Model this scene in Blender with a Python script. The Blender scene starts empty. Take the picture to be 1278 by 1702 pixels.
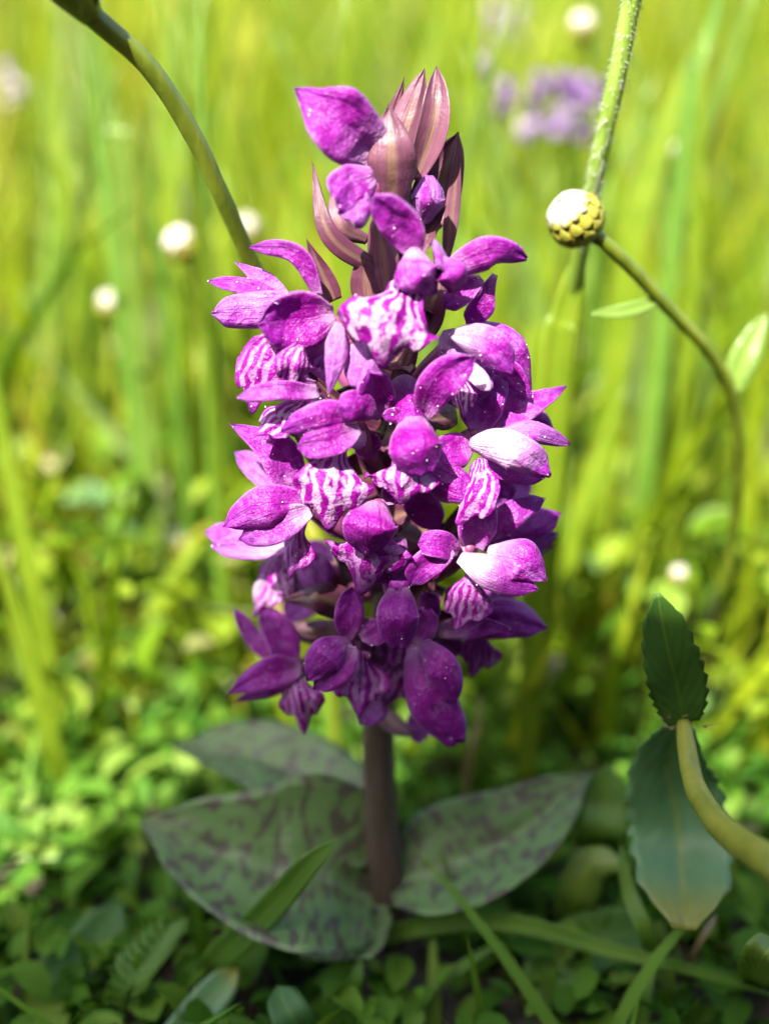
import bpy, math, random
import numpy as np
from mathutils import Vector, noise

# ------------------------------------------------------------------ camera, light, exposure
sc = bpy.context.scene
COL = sc.collection
FPX, W0, H0 = 1950.0, 1278.0, 1702.0          # focal length in photo pixels, photo size
PITCH = math.radians(23.0)
CP, SP = math.cos(PITCH), math.sin(PITCH)
DIR, UP, RIGHT = Vector((0, CP, -SP)), Vector((0, SP, CP)), Vector((1, 0, 0))


def ray(px, py):
    return DIR + RIGHT * ((px - W0 / 2) / FPX) + UP * ((H0 / 2 - py) / FPX)


CAM = -ray(640, 1480) * 180.6                  # millimetres; the stem foot is the origin
LEAN = math.tan(math.radians(4.0))             # the spike leans a little away from the lens
GROUND = -15.0


def P(px, py, w=0.0):
    """photo pixel + distance in front of the stem axis (mm) -> point (mm)"""
    r = ray(px, py)
    # plane y = -w + LEAN*z
    t = (-w + LEAN * CAM.z - CAM.y) / (r.y - LEAN * r.z)
    return CAM + r * t


def PG(px, py, z):
    r = ray(px, py)
    return CAM + r * ((z - CAM.z) / r.z)


def PY(px, py, y):
    r = ray(px, py)
    return CAM + r * ((y - CAM.y) / r.y)


def mmpx(p):
    return (p - CAM).dot(DIR) / FPX


S = 0.001
cd = bpy.data.cameras.new('camera')
cam = bpy.data.objects.new('camera', cd)
COL.objects.link(cam)
cam.location = CAM * S
cam.rotation_euler = (math.pi / 2 - PITCH, 0, 0)
cd.sensor_fit = 'VERTICAL'
cd.sensor_height = 24.0
cd.lens = 24.0 * FPX / H0
cd.clip_start, cd.clip_end = 0.01, 200.0
cd.dof.use_dof = True
cd.dof.focus_distance = 0.1445
cd.dof.aperture_fstop = cd.lens / 5.9
sc.camera = cam

SUN_EL, SUN_AZ = math.radians(52.0), math.radians(28.0)     # azimuth: from behind the camera towards its left
SUND = Vector((-math.sin(SUN_AZ) * math.cos(SUN_EL), -math.cos(SUN_AZ) * math.cos(SUN_EL), math.sin(SUN_EL)))
world = bpy.data.worlds.new('World')
sc.world = world
world.use_nodes = True
wn = world.node_tree
wn.nodes.clear()
sky = wn.nodes.new('ShaderNodeTexSky')
sky.sky_type = 'NISHITA'
sky.sun_disc = False
sky.dust_density = 3.0
sky.ozone_density = 0.6
sky.sun_elevation = SUN_EL
sky.sun_rotation = math.atan2(SUND.x, SUND.y)
bg = wn.nodes.new('ShaderNodeBackground')
bg.inputs['Strength'].default_value = 0.12
wo = wn.nodes.new('ShaderNodeOutputWorld')
wn.links.new(sky.outputs[0], bg.inputs[0])
wn.links.new(bg.outputs[0], wo.inputs[0])
sd = bpy.data.lights.new('sun', 'SUN')
sd.energy = 5.0
sd.angle = math.radians(0.45)
sd.color = (1.0, 0.95, 0.86)
sun = bpy.data.objects.new('sun', sd)
COL.objects.link(sun)
sun.rotation_euler = (-SUND).to_track_quat('-Z', 'Y').to_euler()
sc.view_settings.view_transform = 'Standard'
sc.view_settings.look = 'None'
sc.view_settings.gamma = 1.0
sc.view_settings.use_curve_mapping = False
sc.view_settings.exposure = 2.2
sc.cycles.use_denoising = True
sc.cycles.max_bounces = 8
sc.cycles.transparent_max_bounces = 8
sc.cycles.caustics_reflective = False
sc.cycles.caustics_refractive = False

rnd = random.Random(7)
rng = np.random.default_rng(7)


# ------------------------------------------------------------------ materials
def newmat(name):
    m = bpy.data.materials.new(name)
    m.use_nodes = True
    m.node_tree.nodes.clear()
    return m, m.node_tree


class NT:
    def __init__(s, name):
        s.m, s.t = newmat(name)

    def n(s, typ, **kw):
        nd = s.t.nodes.new('ShaderNode' + typ)
        for k, v in kw.items():
            setattr(nd, k, v)
        return nd

    def l(s, a, b):
        s.t.links.new(a, b)

    def val(s, x, sock):
        if isinstance(x, (int, float)):
            sock.default_value = x
        elif isinstance(x, tuple):
            sock.default_value = x if len(x) == 4 else (*x, 1)
        else:
            s.l(x, sock)

    def math(s, op, a, b=0.0, c=None, clamp=False):
        nd = s.n('Math', operation=op)
        nd.use_clamp = clamp
        s.val(a, nd.inputs[0]); s.val(b, nd.inputs[1])
        if c is not None:
            s.val(c, nd.inputs[2])
        return nd.outputs[0]

    def step(s, x, lo, hi):
        nd = s.n('MapRange', interpolation_type='SMOOTHSTEP')
        s.val(x, nd.inputs[0]); s.val(lo, nd.inputs[1]); s.val(hi, nd.inputs[2])
        return nd.outputs[0]

    def mix(s, f, a, b, mode='MIX'):
        nd = s.n('Mix', data_type='RGBA', blend_type=mode)
        s.val(f, nd.inputs[0]); s.val(a, nd.inputs[6]); s.val(b, nd.inputs[7])
        return nd.outputs[2]

    def noise(s, vec, scale, detail=2.0, dist=0.0, rough=0.5):
        nd = s.n('TexNoise')
        s.l(vec, nd.inputs['Vector'])
        nd.inputs['Scale'].default_value = scale
        nd.inputs['Detail'].default_value = detail
        nd.inputs['Roughness'].default_value = rough
        nd.inputs['Distortion'].default_value = dist
        return nd.outputs['Fac']

    def bump(s, h, strength, dist):
        nd = s.n('Bump')
        nd.inputs['Strength'].default_value = strength
        nd.inputs['Distance'].default_value = dist
        s.l(h, nd.inputs['Height'])
        return nd.outputs[0]

    def finish(s, col, rough=0.45, trans=0.3, tcol=None, normal=None, spec=0.5, sheen=0.0, coat=0.0):
        p = s.n('BsdfPrincipled')
        s.val(col, p.inputs['Base Color'])
        s.val(rough, p.inputs['Roughness'])
        p.inputs['Specular IOR Level'].default_value = spec
        p.inputs['Sheen Weight'].default_value = sheen
        p.inputs['Coat Weight'].default_value = coat
        p.inputs['Coat Roughness'].default_value = 0.2
        if normal is not None:
            s.l(normal, p.inputs['Normal'])
        o = s.n('OutputMaterial')
        if trans > 0:
            tr = s.n('BsdfTranslucent')
            s.val(tcol if tcol is not None else col, tr.inputs['Color'])
            mx = s.n('MixShader')
            mx.inputs[0].default_value = trans
            s.l(p.outputs[0], mx.inputs[1]); s.l(tr.outputs[0], mx.inputs[2])
            s.l(mx.outputs[0], o.inputs[0])
        else:
            s.l(p.outputs[0], o.inputs[0])
        return s.m

    def uv(s):
        nd = s.n('UVMap')
        sp = s.n('SeparateXYZ')
        s.l(nd.outputs[0], sp.inputs[0])
        return nd.outputs[0], sp.outputs[0], sp.outputs[1]

    def objv(s):
        nd = s.n('NewGeometry')
        return nd.outputs['Position']

    def prop(s, name):
        nd = s.n('Attribute', attribute_type='OBJECT', attribute_name=name)
        return nd.outputs['Fac']

    def random(s):
        return s.n('ObjectInfo').outputs['Random']


def combine(t, x, y, z=0.0):
    nd = t.n('CombineXYZ')
    t.val(x, nd.inputs[0]); t.val(y, nd.inputs[1]); t.val(z, nd.inputs[2])
    return nd.outputs[0]


def mat_petal():
    t = NT('petal')
    uv, u, v = t.uv()
    pos = t.objv()
    tint, white = t.prop('tint'), t.prop('white')
    r = t.random()
    n1 = t.noise(pos, 420, 3, 0.4)
    n2 = t.noise(pos, 2100, 2)
    n3 = t.noise(pos, 1300, 4, 0.8)
    pale = (0.42, 0.150, 0.47)
    mid = (0.31, 0.020, 0.31)
    deep = (0.245, 0.003, 0.225)
    vio = (0.180, 0.014, 0.29)
    a = t.math('ADD', tint, t.math('MULTIPLY', t.math('SUBTRACT', n1, 0.5), 1.5), clamp=True)
    a = t.math('ADD', a, t.math('MULTIPLY', t.math('SUBTRACT', r, 0.5), 0.3), clamp=True)
    a = t.math('ADD', a, t.math('MULTIPLY', t.math('SUBTRACT', n3, 0.5), 0.9), clamp=True)
    c = t.mix(t.step(a, 0.05, 0.5), pale, mid)
    c = t.mix(t.step(a, 0.45, 0.95), c, deep)
    # towards the tip a bluer violet
    c = t.mix(t.math('MULTIPLY', t.step(u, 0.45, 1.05), 0.50), c, vio)
    # long veins
    vv = combine(t, t.math('MULTIPLY', v, 11.0), t.math('MULTIPLY', u, 1.2), r)
    vn = t.noise(vv, 1.6, 2, 0.5)
    c = t.mix(t.math('MULTIPLY', t.step(vn, 0.52, 0.66), 0.55), c, (0.16, 0.002, 0.18))
    # mottling of fine cells
    c = t.mix(t.math('MULTIPLY', t.step(n2, 0.50, 0.72), 0.22), c, (0.50, 0.20, 0.53))
    # paler rim and white throat (on one petal also sun glare), by the petal's own coordinates
    e = t.math('ABSOLUTE', t.math('SUBTRACT', t.math('MULTIPLY', v, 2.0), 1.0))
    e = t.math('ADD', e, t.math('MULTIPLY', t.math('SUBTRACT', n1, 0.5), 0.25))
    c = t.mix(t.math('MULTIPLY', t.step(e, 0.86, 1.0), 0.6), c, (0.50, 0.22, 0.54))
    wq = t.math('SUBTRACT', t.math('MULTIPLY', white, 0.85), t.math('ADD', u, t.math('MULTIPLY', t.math('SUBTRACT', n1, 0.5), 0.35)))
    c = t.mix(t.math('MULTIPLY', t.step(wq, -0.30, 0.30), 0.80), c, (0.60, 0.46, 0.60))
    vor = t.n('TexVoronoi')
    vor.inputs['Scale'].default_value = 3600
    t.l(pos, vor.inputs['Vector'])
    h = t.math('ADD', t.math('MULTIPLY', vor.outputs['Distance'], 0.7), t.math('MULTIPLY', vn, 1.7))
    h = t.math('ADD', h, t.math('MULTIPLY', t.noise(pos, 900, 3, 0.6), 2.6))
    nb = t.bump(h, 0.75, 0.00016)
    return t.finish(c, rough=0.36, trans=0.48, tcol=t.mix(0.5, c, (0.55, 0.03, 0.52)), normal=nb, spec=0.35, sheen=0.0)


def mat_lip():
    t = NT('lip')
    uv, u, v = t.uv()
    pos = t.objv()
    r = t.random()
    white = t.prop('white')
    n0 = t.noise(pos, 330, 2, 0.2)
    n1 = t.noise(pos, 1300, 3)
    x = t.math('SUBTRACT', v, 0.5)
    ax = t.math('ABSOLUTE', x)
    # loop-shaped lines: bands of a bent radial coordinate
    q = t.math('ADD', t.math('MULTIPLY', ax, 36.0), t.math('MULTIPLY', t.math('POWER', u, 2.0), 3.5))
    q = t.math('ADD', q, t.math('MULTIPLY', n0, 11.0))
    q = t.math('ADD', q, t.math('MULTIPLY', r, 6.0))
    s = t.math('SINE', q)
    band = t.math('MULTIPLY', t.step(s, -0.25, 0.10), t.step(t.noise(pos, 560, 2, 0.3), 0.36, 0.46))
    fade = t.math('SUBTRACT', 1.0, t.step(u, 0.82, 1.0))
    pale = t.mix(t.step(n1, 0.35, 0.7), (0.42, 0.17, 0.44), (0.33, 0.06, 0.34))
    pale = t.mix(white, pale, t.mix(t.step(n1, 0.5, 0.75), (0.50, 0.34, 0.50), (0.40, 0.12, 0.41)))
    rim = t.math('ADD', t.step(u, 0.74, 0.98), t.step(ax, 0.36, 0.49), clamp=True)
    rim = t.math('MULTIPLY', rim, t.step(n0, 0.22, 0.50))
    base = t.mix(rim, pale, (0.28, 0.016, 0.31))
    c = t.mix(t.math('MULTIPLY', band, t.math('ADD', t.math('MULTIPLY', fade, 0.75), 0.25)), base, (0.24, 0.003, 0.225))
    sp = t.step(n1, 0.60, 0.66)
    c = t.mix(t.math('MULTIPLY', sp, 0.5), c, (0.26, 0.008, 0.25))
    vor = t.n('TexVoronoi')
    vor.inputs['Scale'].default_value = 3200
    t.l(pos, vor.inputs['Vector'])
    nb = t.bump(t.math('ADD', t.math('MULTIPLY', n1, 0.9), vor.outputs['Distance']), 0.7, 0.00018)
    return t.finish(c, rough=0.40, trans=0.44, tcol=t.mix(0.4, c, (0.62, 0.04, 0.60)), normal=nb, spec=0.35, sheen=0.0)


def mat_bract():
    t = NT('bract')
    uv, u, v = t.uv()
    pos = t.objv()
    tint = t.prop('tint')
    n1 = t.noise(pos, 500, 3, 0.3)
    fib = t.noise(combine(t, t.math('MULTIPLY', v, 26.0), t.math('MULTIPLY', u, 1.5), t.random()), 1.5, 3)
    c = t.mix(n1, (0.060, 0.012, 0.030), (0.110, 0.028, 0.056))
    pk = t.mix(n1, (0.135, 0.046, 0.074), (0.205, 0.085, 0.125))
    c = t.mix(tint, c, pk)
    mid = t.math('ABSOLUTE', t.math('SUBTRACT', v, 0.5))
    grn = t.math('MULTIPLY', t.math('SUBTRACT', 1.0, t.step(mid, 0.03, 0.17)), t.math('SUBTRACT', 1.0, t.step(u, 0.55, 0.95)))
    c = t.mix(t.math('MULTIPLY', grn, 0.55), c, (0.20, 0.135, 0.065))
    c = t.mix(t.math('MULTIPLY', t.step(fib, 0.5, 0.62), 0.4), c, (0.05, 0.007, 0.022))
    nb = t.bump(t.math('ADD', fib, t.math('MULTIPLY', t.noise(pos, 2600, 2), 0.6)), 0.55, 0.00016)
    return t.finish(c, rough=0.36, trans=0.24, normal=nb, spec=0.5)


def mat_stalk(name, c1, c2, scale=300, trans=0.12, rough=0.42):
    t = NT(name)
    pos = t.objv()
    mp = t.n('Mapping')
    mp.inputs['Scale'].default_value = (1.6, 1.6, 0.22)
    t.l(pos, mp.inputs[0])
    n1 = t.noise(mp.outputs[0], scale, 3, 0.2)
    n2 = t.noise(mp.outputs[0], scale * 5, 2)
    c = t.mix(t.step(n1, 0.3, 0.7), c1, c2)
    nb = t.bump(t.math('ADD', n1, n2), 0.4, 0.00015)
    return t.finish(c, rough=rough, trans=trans, normal=nb)


def mat_spotted():
    t = NT('spotted_leaf')
    uv, u, v = t.uv()
    pos = t.objv()
    n1 = t.noise(pos, 160, 3, 0.2)
    mp = combine(t, t.math('MULTIPLY', u, 25.0), t.math('MULTIPLY', v, 8.0), t.random())
    sp = t.noise(mp, 1.0, 1.0, 0.25)
    vein = t.noise(combine(t, t.math('MULTIPLY', v, 30.0), t.math('MULTIPLY', u, 1.0), 0.0), 1.2, 2)
    c = t.mix(n1, (0.075, 0.150, 0.035), (0.120, 0.205, 0.065))
    c = t.mix(t.math('MULTIPLY', t.step(vein, 0.5, 0.66), 0.3), c, (0.15, 0.20, 0.12))
    c = t.mix(t.math('MULTIPLY', t.step(sp, 0.50, 0.58), 0.82), c, (0.062, 0.038, 0.040))
    nb = t.bump(vein, 0.5, 0.0004)
    return t.finish(c, rough=0.42, trans=0.25, tcol=(0.10, 0.19, 0.02), normal=nb, spec=0.45)


def mat_leaf(name, c1, c2, tc, rough=0.4, trans=0.35, edge=None):
    t = NT(name)
    uv, u, v = t.uv()
    pos = t.objv()
    n1 = t.noise(pos, 130, 3, 0.2)
    c = t.mix(t.step(n1, 0.3, 0.7), c1, c2)
    mid = t.math('ABSOLUTE', t.math('SUBTRACT', v, 0.5))
    side = t.math('SINE', t.math('ADD', t.math('MULTIPLY', u, 42.0), t.math('MULTIPLY', mid, -36.0)))
    c = t.mix(t.math('MULTIPLY', t.step(side, 0.85, 1.0), 0.14), c, tc)
    c = t.mix(t.math('SUBTRACT', 1.0, t.step(mid, 0.012, 0.045)), c, tc)
    if edge:
        c = t.mix(t.math('MULTIPLY', t.step(u, 0.80, 0.97), 0.8), c, edge)
    nb = t.bump(t.math('ADD', side, t.math('MULTIPLY', t.noise(pos, 900, 2), 3.0)), 0.14, 0.0002)
    return t.finish(c, rough=rough, trans=trans, tcol=tc, normal=nb)


def mat_field(name, ramp, trans=0.4, rough=0.5, tsc=(1.25, 1.15, 0.5)):
    """many small leaves or blades: the colour of each comes from its own random number in UV y"""
    t = NT(name)
    uv, u, v = t.uv()
    cr = t.n('ValToRGB')
    els = cr.color_ramp.elements
    while len(els) < len(ramp):
        els.new(0.5)
    for e, (p, c) in zip(els, ramp):
        e.position = p
        e.color = (*c, 1)
    t.l(v, cr.inputs[0])
    c = cr.outputs[0]
    c2 = t.mix(1.0, c, tsc, 'MULTIPLY')
    return t.finish(c, rough=rough, trans=trans, tcol=c2, spec=0.18)


def mat_plain(name, c, rough=0.5, trans=0.0, nscale=400, amt=0.3):
    t = NT(name)
    n1 = t.noise(t.objv(), nscale, 3)
    col = t.mix(t.math('MULTIPLY', n1, amt * 2), c, tuple(x * 0.45 for x in c))
    return t.finish(col, rough=rough, trans=trans, normal=t.bump(n1, 0.4, 0.0004))


def mat_soil():
    t = NT('soil')
    pos = t.objv()
    a, b = t.noise(pos, 60, 5), t.noise(pos, 420, 4)
    c = t.mix(a, (0.018, 0.012, 0.007), (0.050, 0.036, 0.020))
    c = t.mix(t.step(b, 0.55, 0.75), c, (0.075, 0.058, 0.030))
    return t.finish(c, rough=0.9, trans=0, normal=t.bump(b, 0.8, 0.002))


def mat_bark():
    t = NT('shade_log_bark')
    pos = t.objv()
    mp = t.n('Mapping')
    mp.inputs['Rotation'].default_value = (0, 0, -0.22)
    mp.inputs['Scale'].default_value = (0.18, 1, 1)
    t.l(pos, mp.inputs[0])
    a = t.noise(mp.outputs[0], 55, 5, 0.6)
    c = t.mix(t.step(a, 0.35, 0.65), (0.030, 0.020, 0.014), (0.13, 0.10, 0.075))
    return t.finish(c, rough=0.85, trans=0, normal=t.bump(a, 1.0, 0.01))


M = {
    'petal': mat_petal(), 'lip': mat_lip(), 'bract': mat_bract(), 'spot': mat_spotted(),
    'ovary': mat_stalk('ovary', (0.13, 0.022, 0.075), (0.24, 0.055, 0.15), 500),
    'orchid_stem': mat_stalk('orchid_stem', (0.050, 0.040, 0.022), (0.085, 0.050, 0.045), 400),
    'stalk': mat_stalk('stalk', (0.085, 0.120, 0.006), (0.145, 0.180, 0.012), 260),
    'hairy': mat_stalk('hairy_stalk', (0.130, 0.210, 0.020), (0.19, 0.28, 0.045), 260),
    'petiole': mat_stalk('petiole', (0.17, 0.20, 0.018), (0.26, 0.27, 0.035), 200, trans=0.25),
    'hair': mat_plain('hair', (0.72, 0.74, 0.62), 0.4, 0.3),
    'toothed': mat_leaf('toothed_leaf', (0.034, 0.105, 0.006), (0.052, 0.135, 0.010), (0.085, 0.17, 0.010), rough=0.7),
    'bluish': mat_leaf('bluish_leaf', (0.085, 0.200, 0.075), (0.115, 0.24, 0.095), (0.16, 0.24, 0.06), edge=(0.23, 0.22, 0.02)),
    'green': mat_leaf('green_leaf', (0.050, 0.135, 0.008), (0.080, 0.175, 0.014), (0.12, 0.22, 0.015), rough=0.6),
    'lime': mat_leaf('lime_leaf', (0.110, 0.185, 0.020), (0.150, 0.24, 0.040), (0.22, 0.32, 0.03)),
    'deep': mat_leaf('deep_leaf', (0.030, 0.105, 0.018), (0.048, 0.135, 0.028), (0.08, 0.18, 0.03), rough=0.6),
    'blade': mat_leaf('blade', (0.070, 0.165, 0.010), (0.105, 0.21, 0.018), (0.16, 0.28, 0.02), rough=0.55),
    'bright': mat_leaf('bright_blade', (0.130, 0.205, 0.008), (0.180, 0.25, 0.014), (0.22, 0.34, 0.015), trans=0.45),
    'bud': mat_plain('bud', (0.30, 0.28, 0.03), 0.5, 0.2, 700),
    'white': mat_plain('white_ray_and_glare', (0.46, 0.42, 0.33), 0.5, 0.25, 600, 0.1),
    'yellow': mat_plain('yellow_disc', (0.60, 0.46, 0.05), 0.6, 0.1, 900),
    'lilac': mat_plain('lilac', (0.24, 0.14, 0.32), 0.5, 0.35, 500, 0.15),
    'lilac_pale': mat_plain('lilac_pale', (0.27, 0.20, 0.30), 0.5, 0.35, 500, 0.15),
    'purple': mat_plain('purple', (0.12, 0.045, 0.18), 0.5, 0.35, 500, 0.15),
    'straw': mat_plain('straw', (0.36, 0.25, 0.11), 0.6, 0.2, 300),
    'dew': mat_plain('dew', (0.85, 0.80, 0.85), 0.12, 0.0, 100, 0.0),
    'soil': mat_soil(), 'shade_log_bark': mat_bark(),
    'field': mat_field('meadow_blade', [(0.0, (0.035, 0.090, 0.004)), (0.30, (0.110, 0.185, 0.005)), (0.65, (0.200, 0.265, 0.008)),
                                        (0.86, (0.28, 0.31, 0.020)), (0.955, (0.27, 0.20, 0.03)), (0.97, (0.14, 0.24, 0.09)), (1.0, (0.30, 0.30, 0.14))], 0.45),
    'herb': mat_field('meadow_leaf', [(0.0, (0.040, 0.105, 0.004)), (0.35, (0.095, 0.165, 0.005)), (0.65, (0.160, 0.215, 0.008)),
                                      (0.85, (0.150, 0.230, 0.020)), (0.92, (0.10, 0.20, 0.07)), (0.95, (0.22, 0.16, 0.05)), (1.0, (0.40, 0.42, 0.28))], 0.35),
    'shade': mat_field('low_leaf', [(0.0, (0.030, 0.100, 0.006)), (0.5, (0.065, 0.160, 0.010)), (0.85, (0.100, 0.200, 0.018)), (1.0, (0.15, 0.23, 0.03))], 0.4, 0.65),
}


# ------------------------------------------------------------------ mesh helpers
def link(name, me, mat, parent=None, smooth=True):
    if mat is not None:
        me.materials.append(M[mat] if isinstance(mat, str) else mat)
    if smooth:
        me.shade_smooth()
    o = bpy.data.objects.new(name, me)
    COL.objects.link(o)
    if parent is not None:
        o.parent = parent
        if parent.matrix_world is not None:
            o.matrix_parent_inverse.identity()
            base = parent.location.copy()
            q = parent.parent
            while q is not None:
                base += q.location
                q = q.parent
            o.location = -base
    return o


def tag(o, label=None, cat=None, group=None, kind=None):
    for k, v in (('label', label), ('category', cat), ('group', group), ('kind', kind)):
        if v:
            o[k] = v
    return o


def empty(name, p):
    o = bpy.data.objects.new(name, None)
    o.empty_display_size = 0.005
    COL.objects.link(o)
    o.location = Vector(p) * S
    return o


def mesh(name, verts, faces, uvs=None):
    me = bpy.data.meshes.new(name)
    me.from_pydata([tuple(v * S for v in p) for p in verts], [], faces)
    if uvs is not None:
        ul = me.uv_layers.new(name='UVMap')
        vi = np.empty(len(me.loops), dtype=np.int32)
        me.loops.foreach_get('vertex_index', vi)
        ul.data.foreach_set('uv', np.asarray(uvs, dtype=np.float32)[vi].ravel())
    me.update()
    return me


SHAPES = {
    'ovate': [.34, .62, .86, .98, 1.0, .95, .83, .60, .04],
    'round': [.30, .68, .92, 1.0, 1.0, .97, .90, .72, .10],
    'strap': [.55, .75, .90, 1.0, 1.0, .94, .82, .60, .12],
    'lance': [.50, .78, .96, 1.0, .93, .77, .55, .30, .02],
    'bract': [.72, .94, 1.0, .95, .82, .64, .43, .22, .01],
    'obov':  [.22, .38, .56, .74, .90, 1.0, .98, .78, .10],
    'leaf':  [.45, .70, .90, 1.0, .98, .88, .70, .42, .02],
    'blade': [.60, .85, 1.0, 1.0, .96, .88, .72, .46, .02],
    'tongue': [.50, .76, .93, 1.0, 1.0, 1.0, .96, .84, .46],
    'blunt': [.30, .52, .72, .86, .95, 1.0, .97, .80, .22],
    'even':  [1, 1, 1, 1, 1, 1, 1, .9, .3],
}


def prof(shape, u):
    a = SHAPES[shape]
    x = max(0.0, min(1.0, u)) * (len(a) - 1)
    i = min(int(x), len(a) - 2)
    f = x - i
    p0, p1, p2, p3 = a[max(i - 1, 0)], a[i], a[i + 1], a[min(i + 2, len(a) - 1)]
    return max(0.0, .5 * (2 * p1 + (p2 - p0) * f + (2 * p0 - 5 * p1 + 4 * p2 - p3) * f * f + (3 * p1 - p0 - 3 * p2 + p3) * f ** 3))


def spline(pts, n):
    """Catmull-Rom through pts"""
    pts = [Vector(p) for p in pts]
    ext = [pts[0] * 2 - pts[1]] + pts + [pts[-1] * 2 - pts[-2]]
    out = []
    m = len(pts) - 1
    for k in range(n + 1):
        x = k / n * m
        i = min(int(x), m - 1)
        f = x - i
        p0, p1, p2, p3 = ext[i:i + 4]
        out.append(.5 * (2 * p1 + (p2 - p0) * f + (2 * p0 - 5 * p1 + 4 * p2 - p3) * f * f + (3 * p1 - p0 - 3 * p2 + p3) * f ** 3))
    return out


def sheet(pts, width, shape='ovate', roll=0.0, twist=0.0, cup=0.2, curl=0.0, keel=0.0, ruffle=0.0, rough=0.12, nu=18, nv=10,
          seed=0, lip=False, teeth=0, hint=None, thick=0.22):
    """a thin curved organ with two faces: spine through pts (mm), face towards the lens turned by roll"""
    sp = spline(pts, nu)
    L = sum((sp[i + 1] - sp[i]).length for i in range(nu))
    rows = []
    prevB = None
    frames = []
    for i in range(nu + 1):
        T = (sp[min(i + 1, nu)] - sp[max(i - 1, 0)]).normalized()
        V = (hint if hint is not None else (CAM - sp[i])).normalized()
        N = V - T * V.dot(T)
        if N.length < 0.25 and prevB is not None:
            N = T.cross(prevB) * -1
        N.normalize()
        B = N.cross(T).normalized()
        if prevB is not None and B.dot(prevB) < 0:
            B, N = -B, -N
        prevB = B
        a = math.radians(roll + twist * i / nu)
        B2 = B * math.cos(a) + N * math.sin(a)
        N2 = N * math.cos(a) - B * math.sin(a)
        frames.append((T, B2, N2))
    top, bot, uvs = [], [], []
    asym = .8 * math.sin(seed * 12.9898) if rough >= .1 else 0.0
    roll_ = (.10 + .16 * abs(math.sin(seed * 4.1))) if rough >= .1 and not lip else 0.0
    so = Vector((seed * 3.17, seed * 1.31, seed * 0.77))
    for i in range(nu + 1):
        for j in range(nv + 1):
            v = -1 + 2 * j / nv
            u = i / nu
            if lip:
                ln = 0.80 + 0.20 * math.exp(-(v / 0.24) ** 2) - 0.05 * math.exp(-((abs(v) - .42) / .12) ** 2) - 0.20 * max(0, abs(v) - .62) / .38
                ue = u * ln
                hw = width / 2 * (0.30 + 0.70 * (lambda z: z * z * (3 - 2 * z))(min(1, max(0, (ue - .08) / .42)))) * (1 - 0.10 * max(0, ue - .7))
            else:
                ue = u
                hw = width / 2 * prof(shape, u)
                if teeth:
                    ph = (u * teeth) % 1.0
                    hw *= 1 + 0.17 * (ph - 0.5) * (1 if abs(v) > .9 else 0) * (1 if 0.06 < u < .97 else 0)
            x = ue * nu
            k = min(int(x), nu - 1)
            f = x - k
            c = sp[k].lerp(sp[k + 1], f)
            T, B, N = frames[min(int(round(x)), nu)]
            d = cup * hw * v * v * (1 + asym * v) - roll_ * hw * max(0.0, (abs(v) - .70) / .30) ** 2 + curl * L * ue ** 3 - keel * hw * math.exp(-(v / .2) ** 2)
            if ruffle:
                d += ruffle * width * (v * v) * math.sin(ue * 11 + seed + (2.1 if v > 0 else 0)) + ruffle * width * .6 * ue * ue * math.sin(v * 7 + seed * 1.7)
            p = c + B * (v * hw) + N * d
            q = p * 0.22 + so
            p = p + N * (rough * width * .55 * noise.noise(q)) + B * (rough * width * .35 * noise.noise(q + Vector((9, 4, 2)))) * abs(v)
            p = p + N * (rough * .30 * width * noise.noise(p * 0.8 + so))
            top.append(p)
            uvs.append((ue if lip else u, j / nv))
            bot.append((N, 0))
    n = len(top)
    verts = list(top)
    for p, (N, _) in zip(top, bot):
        verts.append(p - N * thick)
    W = nv + 1
    faces = []
    for i in range(nu):
        for j in range(nv):
            a = i * W + j
            faces.append((a, a + W, a + W + 1, a + 1))
            b = a + n
            faces.append((b, b + 1, b + W + 1, b + W))
    rim = [i * W for i in range(nu + 1)] + [nu * W + j for j in range(1, W)] + [i * W + nv for i in range(nu - 1, -1, -1)] + [j for j in range(nv - 1, 0, -1)]
    for a, b in zip(rim, rim[1:] + rim[:1]):
        faces.append((a, a + n, b + n, b))
    return verts, faces, uvs + uvs


def tube(pts, radii, n=14, sides=10, ripple=0.05, seed=0, cap=True):
    sp = spline(pts, n)
    verts, faces, uvs = [], [], []
    ref = Vector((0.13, -1, 0.07))
    for i, p in enumerate(sp):
        T = (sp[min(i + 1, n)] - sp[max(i - 1, 0)]).normalized()
        A = (ref - T * ref.dot(T)).normalized()
        B = T.cross(A)
        x = i / n * (len(radii) - 1)
        k = min(int(x), len(radii) - 2)
        r = radii[k] + (radii[k + 1] - radii[k]) * (x - k)
        for j in range(sides):
            a = 2 * math.pi * j / sides
            rr = r * (1 + ripple * math.sin(a * 5 + seed) + ripple * .8 * noise.noise(p * .5 + Vector((a, seed, 0))))
            verts.append(p + (A * math.cos(a) + B * math.sin(a)) * rr)
            uvs.append((i / n, j / sides))
    for i in range(n):
        for j in range(sides):
            faces.append((i * sides + j, i * sides + (j + 1) % sides, (i + 1) * sides + (j + 1) % sides, (i + 1) * sides + j))
    if cap:
        faces.append(tuple(range(sides - 1, -1, -1)))
        faces.append(tuple(n * sides + j for j in range(sides)))
    return verts, faces, uvs


def join(*parts):
    V, F, U = [], [], []
    for v, f, u in parts:
        o = len(V)
        V += v; U += u
        F += [tuple(i + o for i in q) for q in f]
    return V, F, U


def blob(c, axis, r, lw=1.0, n=8, sides=12, seed=0):
    """egg shape along axis"""
    axis = axis.normalized()
    pts = [c + axis * (r * lw * math.cos(math.pi * (1 - i / n))) for i in range(n + 1)]
    rad = [max(0.03 * r, r * math.sin(math.pi * (i / n))) for i in range(n + 1)]
    return tube(pts, rad, n=n * 2, sides=sides, ripple=0.02, seed=seed)


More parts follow.
